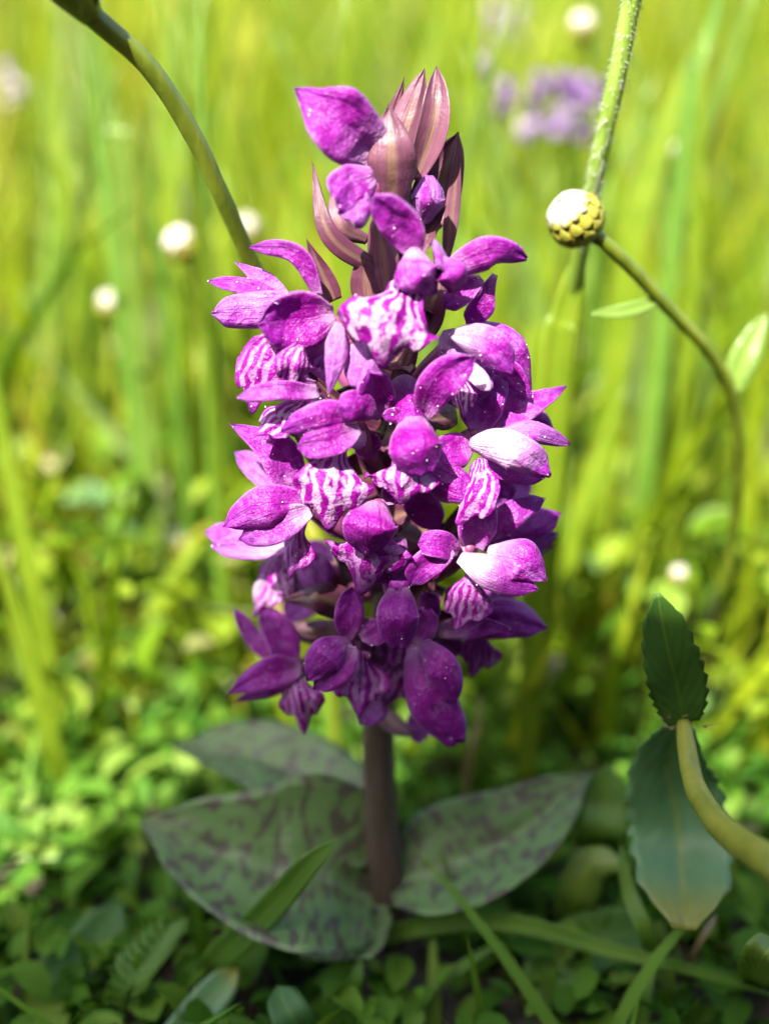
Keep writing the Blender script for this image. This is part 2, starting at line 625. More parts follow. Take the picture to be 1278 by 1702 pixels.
# ------------------------------------------------------------------ the setting: ground
def ground():
    rs = [0] + [20 * 1.16 ** k for k in range(58)]
    seg = 72
    verts, faces = [Vector((0, 0, GROUND - 1))], []
    for r in rs[1:]:
        for j in range(seg):
            a = 2 * math.pi * j / seg
            x, y = r * math.cos(a), r * math.sin(a)
            z = GROUND - 2 + 3.0 * noise.noise(Vector((x * .02, y * .02, 0))) + min(r * .004, 40) * noise.noise(Vector((x * .0015, y * .0015, 5)))
            verts.append(Vector((x, y, z)))
    for j in range(seg):
        faces.append((0, 1 + j, 1 + (j + 1) % seg))
    for k in range(len(rs) - 2):
        a, b = 1 + k * seg, 1 + (k + 1) * seg
        for j in range(seg):
            faces.append((a + j, b + j, b + (j + 1) % seg, a + (j + 1) % seg))
    o = link('ground', mesh('ground', verts, faces), 'soil')
    o['kind'] = 'structure'


ground()


# ------------------------------------------------------------------ the orchid
orchid = empty('marsh_orchid', (0, 0, GROUND))
tag(orchid, 'magenta-purple marsh orchid spike with dark-spotted leaves standing in the meadow', 'orchid')
SEED = [0]
AX = [(640, 1560, 0), (641, 1480, 0), (632, 1340, 0), (628, 1215, 0), (640, 1040, 0), (648, 860, 0), (655, 660, 0), (655, 470, 0), (662, 330, 0), (676, 230, 0)]


def axis_at(py):
    for (x0, y0, _), (x1, y1, _) in zip(AX, AX[1:]):
        if y1 <= py <= y0:
            return x0 + (x1 - x0) * (y0 - py) / (y0 - y1)
    return AX[-1][0]


v, f, u = tube([P(*a) for a in AX], [3.6, 2.9, 2.5, 2.3, 2.2, 2.2, 2.0, 1.9, 1.6, .8], n=50, sides=16, ripple=.05)
link('stem', mesh('stem', v, f, u), 'orchid_stem', orchid)

dew_src = []


def organ(name, parent, mat, b, t, W, md=(0, 0, 0), roll=0, twist=0, cup=.22, tint=.5, white=.0, shape='ovate', curl=0, keel=.06,
          ruffle=.045, rough=.17, lip=False, nu=24, nv=14, thick=.22, label=None, z0=None):
    SEED[0] += 1
    pb, pt = P(*b), P(*t)
    m = P((b[0] + t[0]) / 2 + md[0], (b[1] + t[1]) / 2 + md[1], (b[2] + t[2]) / 2 + md[2])
    pts = [pb, m, pt]
    if z0 is not None:
        for p in pts:
            p.z = max(p.z, z0)
    w = W * mmpx(m)
    g = sheet(pts, w, shape, roll, twist, cup, curl, keel, ruffle, rough, nu, nv, SEED[0], lip, thick=thick)
    o = link(name, mesh(name, *g), mat, parent)
    o['tint'] = float(tint)
    o['white'] = float(white)
    if mat in ('petal', 'lip'):
        n = len(g[2]) // 2
        for k in range(0, n, 7):
            dew_src.append(g[0][k])
    return o


def flower(c, root, pieces, rad=1.5, col=True):
    """c: throat pixel and depth; root: pixel where the ovary leaves the axis"""
    pc = P(*c)
    pr = P(root[0], root[1], root[2] if len(root) > 2 else 1.0)
    midp = (pc + pr) / 2 + Vector((0, 0, -1.2))
    v, f, u = tube([pr, midp, pc], [1.0, rad, rad * 1.05, rad * .75], n=14, sides=12, ripple=.07, seed=c[0])
    ax = (pc - pr).normalized()
    parts = [(v, f, u)]
    if col:
        parts.append(blob(pc - ax * .6, ax * .4 + Vector((0, -.4, .5)), .95, 1.4, seed=c[1]))
    v, f, u = join(*parts)
    o = link('flower', mesh('flower', v, f, u), 'ovary', orchid)
    for kw in pieces:
        kw = dict(kw)
        n = kw.pop('n', 'petal')
        kw.setdefault('mat', 'lip' if n == 'lip' else 'petal')
        mat = kw.pop('mat')
        if n == 'lip':
            kw.setdefault('lip', True); kw.setdefault('ruffle', .07); kw.setdefault('cup', -.30); kw.setdefault('nu', 24); kw.setdefault('nv', 18)
            kw.setdefault('keel', -.12)
        organ(n, o, mat, **kw)
    return o


def q(bx, by, bw, tx, ty, tw, W, **k):
    return dict(b=(bx, by, bw), t=(tx, ty, tw), W=W, **k)


# bracts at the crown of the spike
def bract(bx, by, bw, tx, ty, tw, W, **k):
    k.setdefault('shape', 'bract'); k.setdefault('cup', .35); k.setdefault('tint', .4); k.setdefault('rough', .07)
    return organ('bract', orchid, 'bract', (bx, by, bw), (tx, ty, tw), W, **k)


bract(652, 345, 6, 646, 174, 6, 84, cup=-.45, tint=.55, md=(2, 0, 2), shape='leaf')
bract(650, 330, 1, 706, 113, 0, 64, cup=-.35, tint=.95, md=(-6, 0, 1), shape='leaf')
bract(640, 320, -3, 672, 128, -3, 50, cup=-.3, tint=.3, md=(-10, 0, 0))
bract(690, 300, 1, 726, 108, 0, 52, cup=.6, tint=.8, md=(14, -4, 1), curl=-.02, shape='leaf')
bract(705, 385, -2, 762, 219, -4, 82, cup=.35, tint=.35, md=(-6, 10, 0), shape='leaf')
bract(742, 430, 0, 762, 222, -1, 26, cup=-.2, tint=.85, md=(2, 0, 0), shape='lance')
bract(690, 420, 3, 742, 342, 3, 30, cup=.4, tint=.25)
bract(640, 455, 4, 519, 268, 3, 36, cup=-.3, tint=.2, md=(-32, 28, 3), shape='lance')
bract(612, 400, 4, 552, 318, 4, 30, cup=-.4, tint=.9, md=(-16, 16, 2), shape='strap')
bract(642, 490, 5, 622, 352, 5, 52, cup=-.4, tint=.6, shape='leaf', md=(4, 0, 0))
bract(618, 520, 5, 600, 425, 5, 56, cup=-.3, tint=.28, shape='leaf')
bract(556, 500, 6, 509, 396, 6, 36, cup=.3, tint=.1)
bract(690, 560, 6, 745, 440, 5, 64, cup=.3, tint=.05)
# lower bracts among the flowers
bract(592, 700, 10, 503, 608, 13, 26, cup=.3, tint=.1)
bract(500, 720, 3, 455, 688, 4, 26, cup=.3, tint=.0)
bract(560, 800, 6, 470, 690, 3, 34, tint=.05)
bract(660, 640, 8, 700, 545, 8, 34, cup=-.3, tint=.3)
bract(590, 1010, 8, 466, 998, 8, 58, cup=-.3, tint=.1, md=(0, -10, 3))
bract(700, 830, 8, 790, 740, 7, 40, tint=.05)
bract(735, 900, 6, 838, 775, 3, 36, tint=.05)
bract(850, 930, 1, 925, 905, 0, 36, tint=.05)
bract(700, 900, 8, 640, 880, 12, 46, cup=-.3, tint=.2)
bract(700, 1040, 8, 790, 1030, 10, 52, tint=.05)
bract(590, 1050, 2, 470, 1052, 2, 44, cup=-.35, tint=.75, shape='leaf')
bract(760, 690, 8, 700, 700, 13, 44, cup=-.3, tint=.15)
bract(640, 780, 8, 592, 740, 12, 44, tint=.1)
bract(690, 1000, 8, 720, 960, 11, 60, tint=.03)
bract(640, 860, 8, 690, 850, 10, 70, tint=.02)
bract(640, 720, 7, 680, 735, 9, 80, tint=.02)
bract(660, 590, 7, 640, 610, 9, 80, tint=.05)
bract(620, 1180, 2, 688, 1225, 6, 34, tint=.5, shape='leaf')

for (bx, by, tx, ty) in ((650, 640, 590, 600), (640, 700, 560, 650), (660, 720, 740, 650), (640, 800, 560, 770), (660, 820, 740, 760), (640, 860, 550, 860), (655, 900, 740, 870),
                         (645, 960, 560, 930), (650, 1000, 740, 980), (640, 1080, 560, 1050), (640, 1100, 720, 1080), (650, 780, 690, 700), (655, 560, 720, 520)):
    bract(bx, by, 2.5, tx, ty, 6, 84, cup=.3, tint=.12, shape='leaf')

# topmost opening flower
flower((622, 300, 6), (650, 400, 1), [
    q(630, 258, 6, 488, 148, 8, 118, shape='lance', tint=.62, cup=.30, md=(-2, -6, 3), roll=10, white=.12, curl=-.03),
    q(622, 296, 10, 560, 336, 14, 84, tint=.42, cup=-.25, shape='tongue', roll=-10, white=.0),
    q(606, 318, 11, 584, 366, 14, 50, tint=.3, shape='tongue', cup=-.3),
], rad=1.1, col=False)
# closed bud on the right of the crown
flower((700, 345, 3), (676, 420, 1), [
    q(704, 372, 4, 711, 290, 4, 56, shape='tongue', tint=-.35, mat='petal', cup=-.9, md=(4, 0, 2), rough=.05),
    q(702, 368, 6, 708, 304, 7, 20, shape='round', tint=.75, cup=-.6, md=(3, 0, 2), rough=.05),
], rad=1.3, col=False)

# flower facing the lens below the crown
flower((706, 448, 11), (662, 560), [
    q(692, 424, 12, 622, 328, 15, 62, shape='round', tint=.72, cup=.35, md=(6, -8, 0), roll=-20),
    q(690, 412, 12, 726, 490, 14, 100, shape='round', tint=.25, cup=-.75, white=.0, md=(-8, 2, 4), rough=.2),
    q(730, 428, 14, 752, 490, 14, 62, shape='round', tint=.55, cup=-.6, md=(8, 0, 2)),
    q(748, 446, 11, 875, 430, 9, 56, shape='strap', tint=.62, cup=-.3, md=(4, -16, 2), twist=22, white=.05),
    q(676, 462, 13, 636, 612, 17, 172, n='lip', white=.95, roll=-8, md=(-4, -4, 3), cup=-.34),
    q(800, 462, 9, 738, 512, 10, 42, shape='round', tint=.55, roll=20),
    q(822, 456, 8, 776, 540, 9, 48, shape='obov', tint=.66, cup=.3, roll=-20, md=(6, 0, 1)),
])

# upper-left flower
flower((548, 536, 9), (650, 600), [
    q(556, 524, 12, 430, 540, 15, 92, shape='round', tint=.95, cup=.42, md=(2, 2, -1), roll=6, white=.0),
    q(530, 492, 9, 415, 410, 8, 34, shape='strap', tint=.5, cup=.2, md=(20, -28, 1), roll=-25, twist=20),
    q(478, 500, 7, 390, 434, 5, 34, shape='lance', tint=.3, cup=.25, roll=20, md=(2, -4, 0)),
    q(474, 504, 8, 348, 468, 7, 32, shape='strap', tint=.38, cup=.2, roll=18, md=(4, -9, 0)),
    q(500, 505, 9, 352, 520, 10, 62, shape='round', tint=.2, cup=-.2, md=(0, 4, 0), white=.0),
    q(480, 548, 11, 418, 690, 11, 104, n='lip', white=.25, roll=24, md=(-14, -12, 2), ruffle=.12),
    q(505, 560, 12, 482, 652, 13, 74, n='lip', white=.45, roll=-20, md=(0, 0, 2), ruffle=.10),
    q(560, 540, 12, 500, 600, 12, 40, tint=.3, white=.8, cup=-.4),
])

# flower seen from its side, petals hanging
flower((580, 556, 13), (650, 640), [
    q(568, 538, 14, 547, 656, 17, 46, shape='lance', tint=.15, cup=-.4, md=(6, 0, 1), roll=-22),
    q(588, 540, 13, 586, 644, 16, 70, shape='round', tint=.02, cup=-.4, md=(14, -6, 1), roll=22, white=.2),
    q(560, 560, 10, 520, 610, 9, 46, shape='round', tint=.4, cup=.3),
])

# left flower with a long pale strap
flower((530, 668, 9), (648, 740), [
    q(530, 652, 14, 394, 660, 17, 34, shape='strap', tint=.28, cup=.25, roll=15, md=(0, -6, 1)),
    q(526, 640, 13, 440, 650, 14, 38, shape='ovate', tint=.32, cup=.3, roll=-10),
    q(540, 645, 8, 520, 600, 6, 46, tint=.4, roll=20),
    q(500, 664, 13, 424, 726, 15, 66, n='lip', white=.6, roll=28, ruffle=.1),
    q(508, 666, 13, 466, 716, 15, 54, n='lip', white=.75, roll=-25, ruffle=.1),
    q(524, 676, 12, 492, 704, 14, 54, tint=.1, cup=-.4, white=.3),
])

# front flower, left of the axis, with a broad blotched lip
flower((590, 706, 14), (650, 800), [
    q(636, 694, 13, 612, 618, 17, 64, shape='round', tint=.92, cup=.3, ruffle=.06, roll=14),
    q(628, 690, 15, 562, 678, 19, 56, shape='round', tint=.9, cup=-.35, ruffle=.05, md=(0, -6, 1)),
    q(598, 692, 16, 470, 716, 18, 54, shape='round', tint=.75, cup=-.35, md=(0, -8, 2), roll=-14),
    q(598, 714, 17, 494, 744, 19, 52, shape='round', tint=.85, cup=.30, md=(2, 4, 1), white=.08),
    q(586, 706, 15, 596, 748, 16, 34, tint=.15, white=.9, cup=-.5),
    q(600, 726, 12, 622, 756, 12, 46, shape='round', tint=.85),
    q(560, 742, 15, 548, 884, 18, 138, n='lip', white=.9, md=(-2, -10, 3), cup=-.25, roll=4, ruffle=.08),
])

# front flower on the axis
flower((684, 694, 14), (662, 628, 4), [
    q(666, 622, 11, 684, 704, 17, 54, shape='even', tint=1.0, cup=-.8, rough=.12),
    q(684, 690, 16, 700, 792, 20, 92, shape='tongue', tint=.72, cup=-.55, md=(-2, -2, 3), rough=.08),
    q(703, 694, 14, 789, 590, 18, 66, shape='ovate', tint=.72, cup=.28, md=(-16, -4, 1), roll=10),
    q(672, 690, 15, 636, 690, 16, 26, shape='strap', tint=.8),
    q(672, 758, 15, 664, 838, 18, 128, n='lip', white=.55, md=(0, -6, 2), cup=-.35),
    q(706, 770, 15, 790, 826, 16, 66, shape='ovate', tint=.95, cup=-.3, roll=-18, ruffle=.05),
], rad=1.9)

# right upper flower arching outward
flower((750, 570, 8), (662, 650), [
    q(748, 556, 10, 852, 622, 14, 62, shape='round', tint=.35, cup=-.45, md=(10, -14, 2), white=.35),
    q(782, 536, 7, 886, 660, 7, 50, shape='lance', tint=.45, cup=-.35, md=(20, -22, 2), roll=-15),
    q(756, 590, 10, 818, 652, 12, 48, shape='round', tint=.4, cup=-.3, white=.2, md=(-4, 6, 0)),
    q(832, 600, 9, 884, 662, 9, 40, shape='lance', tint=.7, cup=.2),
    q(745, 548, 9, 758, 620, 9, 50, tint=.3, cup=-.3, white=.5),
    q(776, 604, 13, 814, 648, 15, 30, shape='strap', tint=.1, white=1.2, cup=-.3),
    q(764, 618, 12, 772, 694, 14, 42, n='lip', white=1.0, roll=20),
])

# right middle flower with the brightest petal
flower((790, 722, 11), (660, 780), [
    q(796, 722, 11, 836, 606, 8, 78, shape='ovate', tint=.62, cup=.25, md=(-12, 0, 1), roll=12),
    q(812, 716, 9, 941, 642, 6, 50, shape='lance', tint=.55, cup=.35, md=(4, -4, 1), roll=-30),
    q(830, 708, 7, 920, 714, 4, 42, shape='ovate', tint=.75, cup=-.3, md=(4, -18, 0)),
    q(826, 722, 11, 946, 738, 9, 38, shape='strap', tint=.32, cup=-.3, md=(2, -14, 2), roll=-15),
    q(778, 738, 13, 914, 790, 16, 70, shape='round', tint=.25, cup=-.45, md=(6, -14, 3), white=.7),  # the white here also paints in the sun glare on this petal
    q(800, 764, 12, 905, 796, 13, 40, shape='ovate', tint=.5, cup=.2, md=(0, 4, 0)),
    q(784, 742, 12, 724, 752, 14, 62, shape='round', tint=.75, cup=.2, roll=20),
    q(800, 762, 13, 762, 874, 16, 92, n='lip', white=.55, roll=30, md=(8, -4, 2)),
    q(820, 778, 9, 850, 830, 8, 70, tint=.3, cup=-.2),
])

# right lower flower
flower((782, 912, 13), (656, 960), [
    q(786, 912, 13, 812, 820, 13, 62, shape='strap', tint=.6, cup=.5, md=(-6, 0, 1), roll=10),
    q(800, 898, 12, 906, 828, 10, 48, shape='ovate', tint=.32, cup=-.2, md=(0, -8, 1)),
    q(800, 900, 8, 932, 852, 5, 66, shape='ovate', tint=.8, cup=-.3, md=(0, 2, 1)),
    q(800, 905, 7, 926, 886, 4, 62, shape='ovate', tint=.85, cup=-.3, md=(0, 4, 1)),
    q(808, 918, 15, 906, 966, 17, 74, shape='ovate', tint=.5, cup=-.35, md=(8, -10, 2), white=.25),
    q(764, 926, 15, 894, 978, 17, 62, shape='ovate', tint=.5, cup=-.4, md=(0, 2, 2), white=.45),
    q(764, 918, 14, 694, 902, 16, 46, shape='round', tint=.75, cup=.3, md=(0, -6, 1)),
    q(752, 912, 15, 682, 972, 16, 54, shape='strap', tint=.8, cup=.35, md=(-12, 0, 1), roll=-20),
    q(782, 950, 14, 758, 1048, 16, 88, n='lip', white=.25, roll=16, cup=-.5),
])

# front lower flower on the axis
flower((628, 842, 15), (652, 900), [
    q(620, 830, 18, 614, 926, 19, 92, shape='tongue', tint=.75, cup=-.5, md=(-2, 0, 3), rough=.08),
    q(600, 838, 16, 576, 800, 16, 30, tint=.7),
    q(640, 836, 16, 668, 800, 15, 40, tint=.8),
    q(622, 872, 14, 600, 980, 15, 156, n='lip', white=.15, cup=-.3, md=(0, -8, 3)),
    q(680, 810, 12, 730, 880, 12, 60, tint=.9, cup=-.2),
])
# lowest front flower on the axis
flower((660, 972, 14), (650, 900, 6), [
    q(650, 892, 11, 662, 982, 16, 52, shape='even', tint=.95, cup=-.8, rough=.12),
    q(662, 972, 15, 664, 1080, 18, 72, shape='tongue', tint=.62, cup=-.5, md=(-2, 0, 3), rough=.07),
    q(668, 970, 14, 698, 940, 15, 34, tint=.75),
    q(650, 968, 14, 620, 930, 14, 42, tint=.8),
    q(666, 1030, 11, 650, 1110, 12, 110, n='lip', white=.1),
    q(714, 1040, 11, 712, 984, 12, 38, shape='round', tint=.85, cup=-.4),
], rad=1.7)

# left middle flower, three overlapping layers
flower((506, 836, 10), (646, 900), [
    q(496, 822, 11, 383, 704, 10, 68, shape='lance', tint=.42, cup=.28, md=(20, -16, 1), roll=8),
    q(470, 824, 7, 390, 752, 4, 46, shape='ovate', tint=.15, cup=.2, md=(8, -2, 0)),
    q(522, 836, 14, 372, 876, 16, 70, shape='ovate', tint=.55, cup=-.3, md=(-4, -14, 2)),
    q(518, 846, 15, 396, 898, 16, 58, shape='ovate', tint=.4, cup=.35, md=(0, 4, 1), white=.1),
    q(450, 896, 6, 340, 884, 3, 46, shape='round', tint=.3, cup=-.2),
    q(490, 900, 8, 352, 908, 6, 44, shape='strap', tint=.1, cup=.3, md=(0, 6, 0), white=.3),
    q(496, 868, 13, 482, 962, 14, 70, n='lip', white=.1, roll=34),
])
# pale lip of the flower behind it
flower((490, 930, 3), (644, 960), [
    q(470, 910, 4, 424, 1026, 4, 70, n='lip', white=.85, roll=25),
    q(480, 915, 5, 488, 1004, 6, 66, n='lip', white=.7, roll=-20),
    q(510, 920, 7, 540, 985, 7, 60, tint=.2, cup=-.3),
    q(440, 960, 4, 430, 1018, 3, 30, tint=.1, white=.8, cup=-.3),
])

# bottom left flower in shade
flower((490, 1104, 6), (634, 1120), [
    q(488, 1112, 7, 436, 1008, 4, 56, shape='ovate', tint=.65, cup=.3, md=(6, 0, 1)),
    q(466, 1102, 6, 391, 1012, 3, 30, shape='strap', tint=.4, cup=.3, md=(-4, 6, 0)),
    q(500, 1108, 8, 376, 1154, 9, 54, shape='lance', tint=.55, cup=.25, md=(-2, -8, 2)),
    q(496, 1122, 8, 390, 1166, 8, 34, shape='lance', tint=.7, cup=-.2),
    q(492, 1116, 8, 508, 1216, 10, 78, n='lip', white=.35, roll=24, md=(-4, 0, 2)),
    q(504, 1110, 6, 560, 1075, 5, 44, tint=.5, cup=-.3),
])
# bottom flower left of the stem
flower((584, 1068, 13), (640, 1090), [
    q(578, 1064, 14, 584, 974, 14, 50, shape='ovate', tint=.65, cup=.4),
    q(582, 1064, 15, 510, 1134, 18, 62, shape='ovate', tint=.55, cup=-.35, md=(-6, -8, 2)),
    q(590, 1076, 16, 522, 1146, 17, 50, shape='ovate', tint=.8, cup=.3, md=(4, 4, 1)),
    q(600, 1062, 14, 648, 1040, 14, 44, tint=.6),
    q(600, 1084, 14, 596, 1186, 14, 112, n='lip', white=.15, cup=-.35),
    q(640, 1160, 10, 598, 1204, 11, 46, tint=.4, cup=.3),
])
# bottom flower right of the stem, long hanging petals
flower((694, 1076, 12), (640, 1130), [
    q(696, 1074, 13, 758, 1238, 15, 84, shape='tongue', tint=.5, cup=-.35, md=(-8, 6, 2)),
    q(702, 1066, 14, 758, 1170, 16, 56, shape='ovate', tint=.6, cup=-.3, md=(6, -4, 2)),
    q(690, 1070, 12, 716, 1010, 12, 48, tint=.75, cup=.3),
    q(676, 1090, 11, 640, 1170, 11, 92, n='lip', white=.1),
    q(690, 1180, 5, 698, 1236, 5, 34, tint=.1, shape='round'),
])
# bottom right flower
flower((752, 1044, 8), (640, 1080), [
    q(758, 1040, 9, 910, 1046, 8, 70, shape='ovate', tint=.68, cup=-.3, md=(6, -16, 2)),
    q(728, 1050, 11, 852, 1046, 13, 40, shape='lance', tint=.45, cup=.3, md=(0, -6, 1), white=.2),
    q(800, 1050, 7, 786, 1124, 6, 70, n='lip', white=.3, roll=12),
    q(730, 1056, 9, 762, 1088, 8, 40, tint=.5),
    q(790, 1000, 4, 880, 960, 0, 44, tint=.7),
])
# small back flowers seen between the others
flower((780, 640, 0), (660, 680), [
    q(790, 640, 1, 870, 560, -3, 60, tint=.5), q(800, 650, 0, 900, 690, -4, 60, tint=.6), q(780, 640, 0, 760, 560, -2, 60, tint=.6)])
flower((560, 610, 0), (652, 660), [
    q(550, 610, 1, 470, 560, -3, 60, tint=.5), q(550, 620, 1, 480, 680, -2, 60, tint=.5)])
flower((800, 860, -3), (652, 900), [
    q(790, 860, -3, 880, 790, -8, 70, tint=.4), q(790, 870, -3, 890, 940, -8, 60, tint=.7)])
flower((540, 960, -4), (645, 980), [
    q(550, 960, -3, 500, 900, -8, 60, tint=.4), q(550, 960, -3, 470, 1030, -8, 60, tint=.5)])


# tiny glistening drops and pollen on the petals
def specks():
    r = random.Random(3)
    V, F = [], []
    ico = [Vector(p) for p in ((0, 0, 1), (1, 0, 0), (0, 1, 0), (-1, 0, 0), (0, -1, 0), (0, 0, -1))]
    fc = [(0, 1, 2), (0, 2, 3), (0, 3, 4), (0, 4, 1), (5, 2, 1), (5, 3, 2), (5, 4, 3), (5, 1, 4)]
    for p in r.sample(dew_src, min(750, len(dew_src))):
        rad = .035 + .10 * r.random() ** 2.5
        q0 = p + Vector((r.uniform(-.6, .6), -0.05, r.uniform(-.6, .6))) * .25
        o = len(V)
        V += [q0 + k * rad for k in ico]
        F += [tuple(i + o for i in t) for t in fc]
    o = link('dew', mesh('dew', V, F), 'dew', orchid)
    o['kind'] = 'stuff'


specks()


# spotted leaves at the foot
def oleaf(pts, wid, **k):
    g = sheet(pts, wid, k.pop('shape', 'leaf'), thick=.35, nu=26, nv=14, rough=.05, **k)
    return link('leaf', mesh('leaf', *g), 'spot', orchid)


oleaf([P(628, 1430, 1), P(560, 1345, -8), P(440, 1262, -16), P(284, 1238, -20)], 15.5, cup=.30, roll=10, keel=.12, seed=41, hint=Vector((0, -.55, .8)))
oleaf([P(632, 1500, 2), P(540, 1452, 4), P(420, 1434, 3), P(232, 1366, -2)], 25, cup=.55, roll=-4, keel=.14, seed=42, hint=Vector((.1, -.55, .8)))
oleaf([P(648, 1470, 1), P(740, 1440, 1), P(860, 1385, -1), P(985, 1282, -6)], 17, cup=.38, roll=-8, keel=.12, seed=43, hint=Vector((-.1, -.6, .8)))
oleaf([P(640, 1500, 3), P(600, 1525, 4), P(560, 1540, 5), P(500, 1590, 6)], 15, cup=.4, roll=10, keel=.12, seed=44, hint=Vector((0, -.5, .8)))


# ------------------------------------------------------------------ neighbouring plants, each a thing
def strip(name, pts, wid, mat, label, cat, group=None, parent=None, **k):
    k.setdefault('cup', .2); k.setdefault('rough', .03); k.setdefault('nu', 22); k.setdefault('nv', 6); k.setdefault('thick', .25)
    shape = k.pop('shape', 'blade')
    SEED[0] += 1
    g = sheet(pts, wid, shape, seed=SEED[0], **k)
    o = link(name, mesh(name, *g), mat, parent)
    if parent is None:
        tag(o, label, cat, group)
    return o


# bent smooth stalk rising behind the spike
st = empty('bent_stalk', (PY(520, 1100, 40).x, 40, GROUND))
tag(st, 'smooth olive-green stalk bowing over to the side behind the orchid', 'flower stalk')
pts = [Vector((PY(560, 1200, 42).x, 42, GROUND - 2)), PY(545, 950, 36), PY(500, 660, 26), PY(452, 510, 20), PY(412, 425, 16), PY(368, 325, 12), PY(318, 220, 9), PY(248, 112, 6), PY(152, 25, 3), PY(120, -20, 1)]
v, f, u = tube(pts, [1.3, 1.3, 1.25, 1.2, 1.15, 1.15, 1.2, 1.25, 1.3, 1.3], n=60, sides=14, ripple=.06)
link('stalk', mesh('stalk', v, f, u), 'stalk', st)
a, b = PY(152, 26, 3), PY(96, -60, -2)
v, f, u = tube([a, a.lerp(b, .35), a.lerp(b, .7), b], [1.35, 2.3, 3.1, 2.6], n=16, sides=14, ripple=.05)
link('bud', mesh('bud', v, f, u), 'stalk', st)
for k in range(6):
    an = k / 6 * 2 * math.pi
    d = Vector((math.cos(an) * 2.0, math.sin(an) * 2.0, math.sin(an) * 1.0))
    g = sheet([a.lerp(b, .15) + d * .6, a.lerp(b, .6) + d * 1.45, b + d * 1.2 + (b - a) * .25], 2.2, 'bract', seed=60 + k, nu=8, nv=4, hint=d, thick=.2)
    link('sepal', mesh('sepal', *g), 'stalk', st)


# daisy-like buds
def daisy_bud(name, c, rad, axis, stem, sr, label, group=None, detail=True, mat='stalk', leaf=None):
    foot = stem[-1]
    root = empty(name, (foot.x, foot.y, GROUND))
    tag(root, label, 'flower bud', group)
    axis = axis.normalized()
    v, f, u = blob(c, axis, rad, .92, n=10, sides=18)
    head = link('head', mesh('head', v, f, u), 'bud', root)
    ref = axis.orthogonal().normalized()
    bi = axis.cross(ref)
    if detail:
        for row in range(4):
            th0 = math.radians(150 - row * 31)
            n = 13 if row < 3 else 11
            for k in range(n):
                an = 2 * math.pi * (k + .5 * (row % 2)) / n
                pt = []
                for th in (th0, th0 - .30, th0 - .62):
                    rr = rad * (1.03 + .02 * row)
                    pt.append(c + axis * (math.cos(th) * rr * .93) + (ref * math.cos(an) + bi * math.sin(an)) * math.sin(th) * rr)
                g = sheet(pt, rad * .50, 'bract', seed=k + row * 20, nu=6, nv=4, hint=(pt[1] - c), thick=.12, cup=-.2, rough=.05)
                link('scale', mesh('scale', *g), 'bud', head)
    # white rays; on the large bud they paint in its blown sun highlight
    for k in range(12 if detail else 7):
        an = 2 * math.pi * k / (12 if detail else 7)
        e = ref * math.cos(an) + bi * math.sin(an)
        pt = [c + axis * rad * .50 + e * rad * .92, c + axis * rad * .88 + e * rad * .66, c + axis * rad * 1.10 + e * rad * .10]
        g = sheet(pt, rad * .62, 'ovate', seed=k, nu=6, nv=4, hint=axis + e * .6, thick=.12, cup=-.2)
        link('ray', mesh('ray', *g), 'white', head)
    v, f, u = tube([c - axis * rad * .8] + stem, [sr * 1.3] + [sr] * len(stem), n=8 * len(stem), sides=10, ripple=.05)
    link('stalk', mesh('stalk', v, f, u), mat, root)
    if leaf:
        for L in leaf:
            g = sheet(L[0], L[1], 'leaf', seed=len(L), nu=12, nv=6, thick=.2, cup=.3)
            link('leaf', mesh('leaf', *g), 'lime', root)
    return root


Yb = 18
c = PY(958, 366, Yb)
daisy_bud('daisy_bud', c, 3.75, Vector((-.62, -.30, .62)),
          [PY(1002, 402, Yb), PY(1055, 452, Yb + 2), PY(1110, 512, Yb + 5), PY(1178, 585, Yb + 9), PY(1216, 660, Yb + 13), PY(1226, 760, Yb + 18), PY(1216, 900, Yb + 27),
           PY(1196, 1010, Yb + 36), PG(1185, 1110, GROUND - 2)], .95,
          'round yellow-green daisy bud with its sunlit top painted white, nodding on a bent stalk', leaf=[
              ([PY(1095, 500, Yb + 4), PY(1040, 515, Yb + 2), PY(980, 522, Yb + 1)], 2.2),
              ([PY(1216, 655, Yb + 13), PY(1240, 590, Yb + 14), PY(1275, 520, Yb + 16)], 5.0)])
daisy_bud('daisy_bud', PY(303, 408, 85), 3.6, Vector((-.3, -.55, .7)), [PY(318, 440, 86), PY(330, 560, 90), PY(334, 700, 95), PG(330, 900, GROUND - 2)], .8,
          'blurred pale round daisy bud behind the smooth bent stalk', 'blurred daisy buds in the background', False)
daisy_bud('daisy_bud', PY(968, 46, 160), 3.4, Vector((-.2, -.5, .8)), [PY(976, 80, 161), PY(996, 180, 165), PY(1010, 330, 172), PG(1020, 640, GROUND - 2)], .9,
          'blurred cream daisy bud standing above the purple flower cluster', 'blurred daisy buds in the background', False)
daisy_bud('daisy_bud', PY(1126, 264, 120), 3.2, Vector((-.2, -.5, .8)), [PY(1126, 295, 121), PY(1118, 420, 125), PY(1110, 560, 130), PG(1100, 800, GROUND - 2)], .7,
          'blurred white-topped daisy bud on a thin upright stalk beyond the hairy stem', 'blurred daisy buds in the background', False)
daisy_bud('daisy_bud', PY(184, 506, 110), 2.9, Vector((0, -.5, .8)), [PY(184, 540, 111), PY(190, 680, 118), PG(190, 820, GROUND - 2)], .6,
          'small blurred white bud low in the grass under the bent stalk', 'small white buds in the grass', False)
daisy_bud('daisy_bud', PY(1126, 955, 60), 1.9, Vector((0, -.5, .8)), [PY(1126, 985, 61), PG(1128, 1100, GROUND - 2)], .5,
          'tiny white bud low in the grass beyond the dark toothed leaf', 'small white buds in the grass', False)
daisy_bud('daisy_bud', PY(408, 385, 130), 3.6, Vector((0, -.5, .8)), [PY(408, 420, 131), PY(405, 560, 138), PG(400, 800, GROUND - 2)], .6,
          'blurred cream bud close beside the smooth bent stalk', 'blurred daisy buds in the background', False)

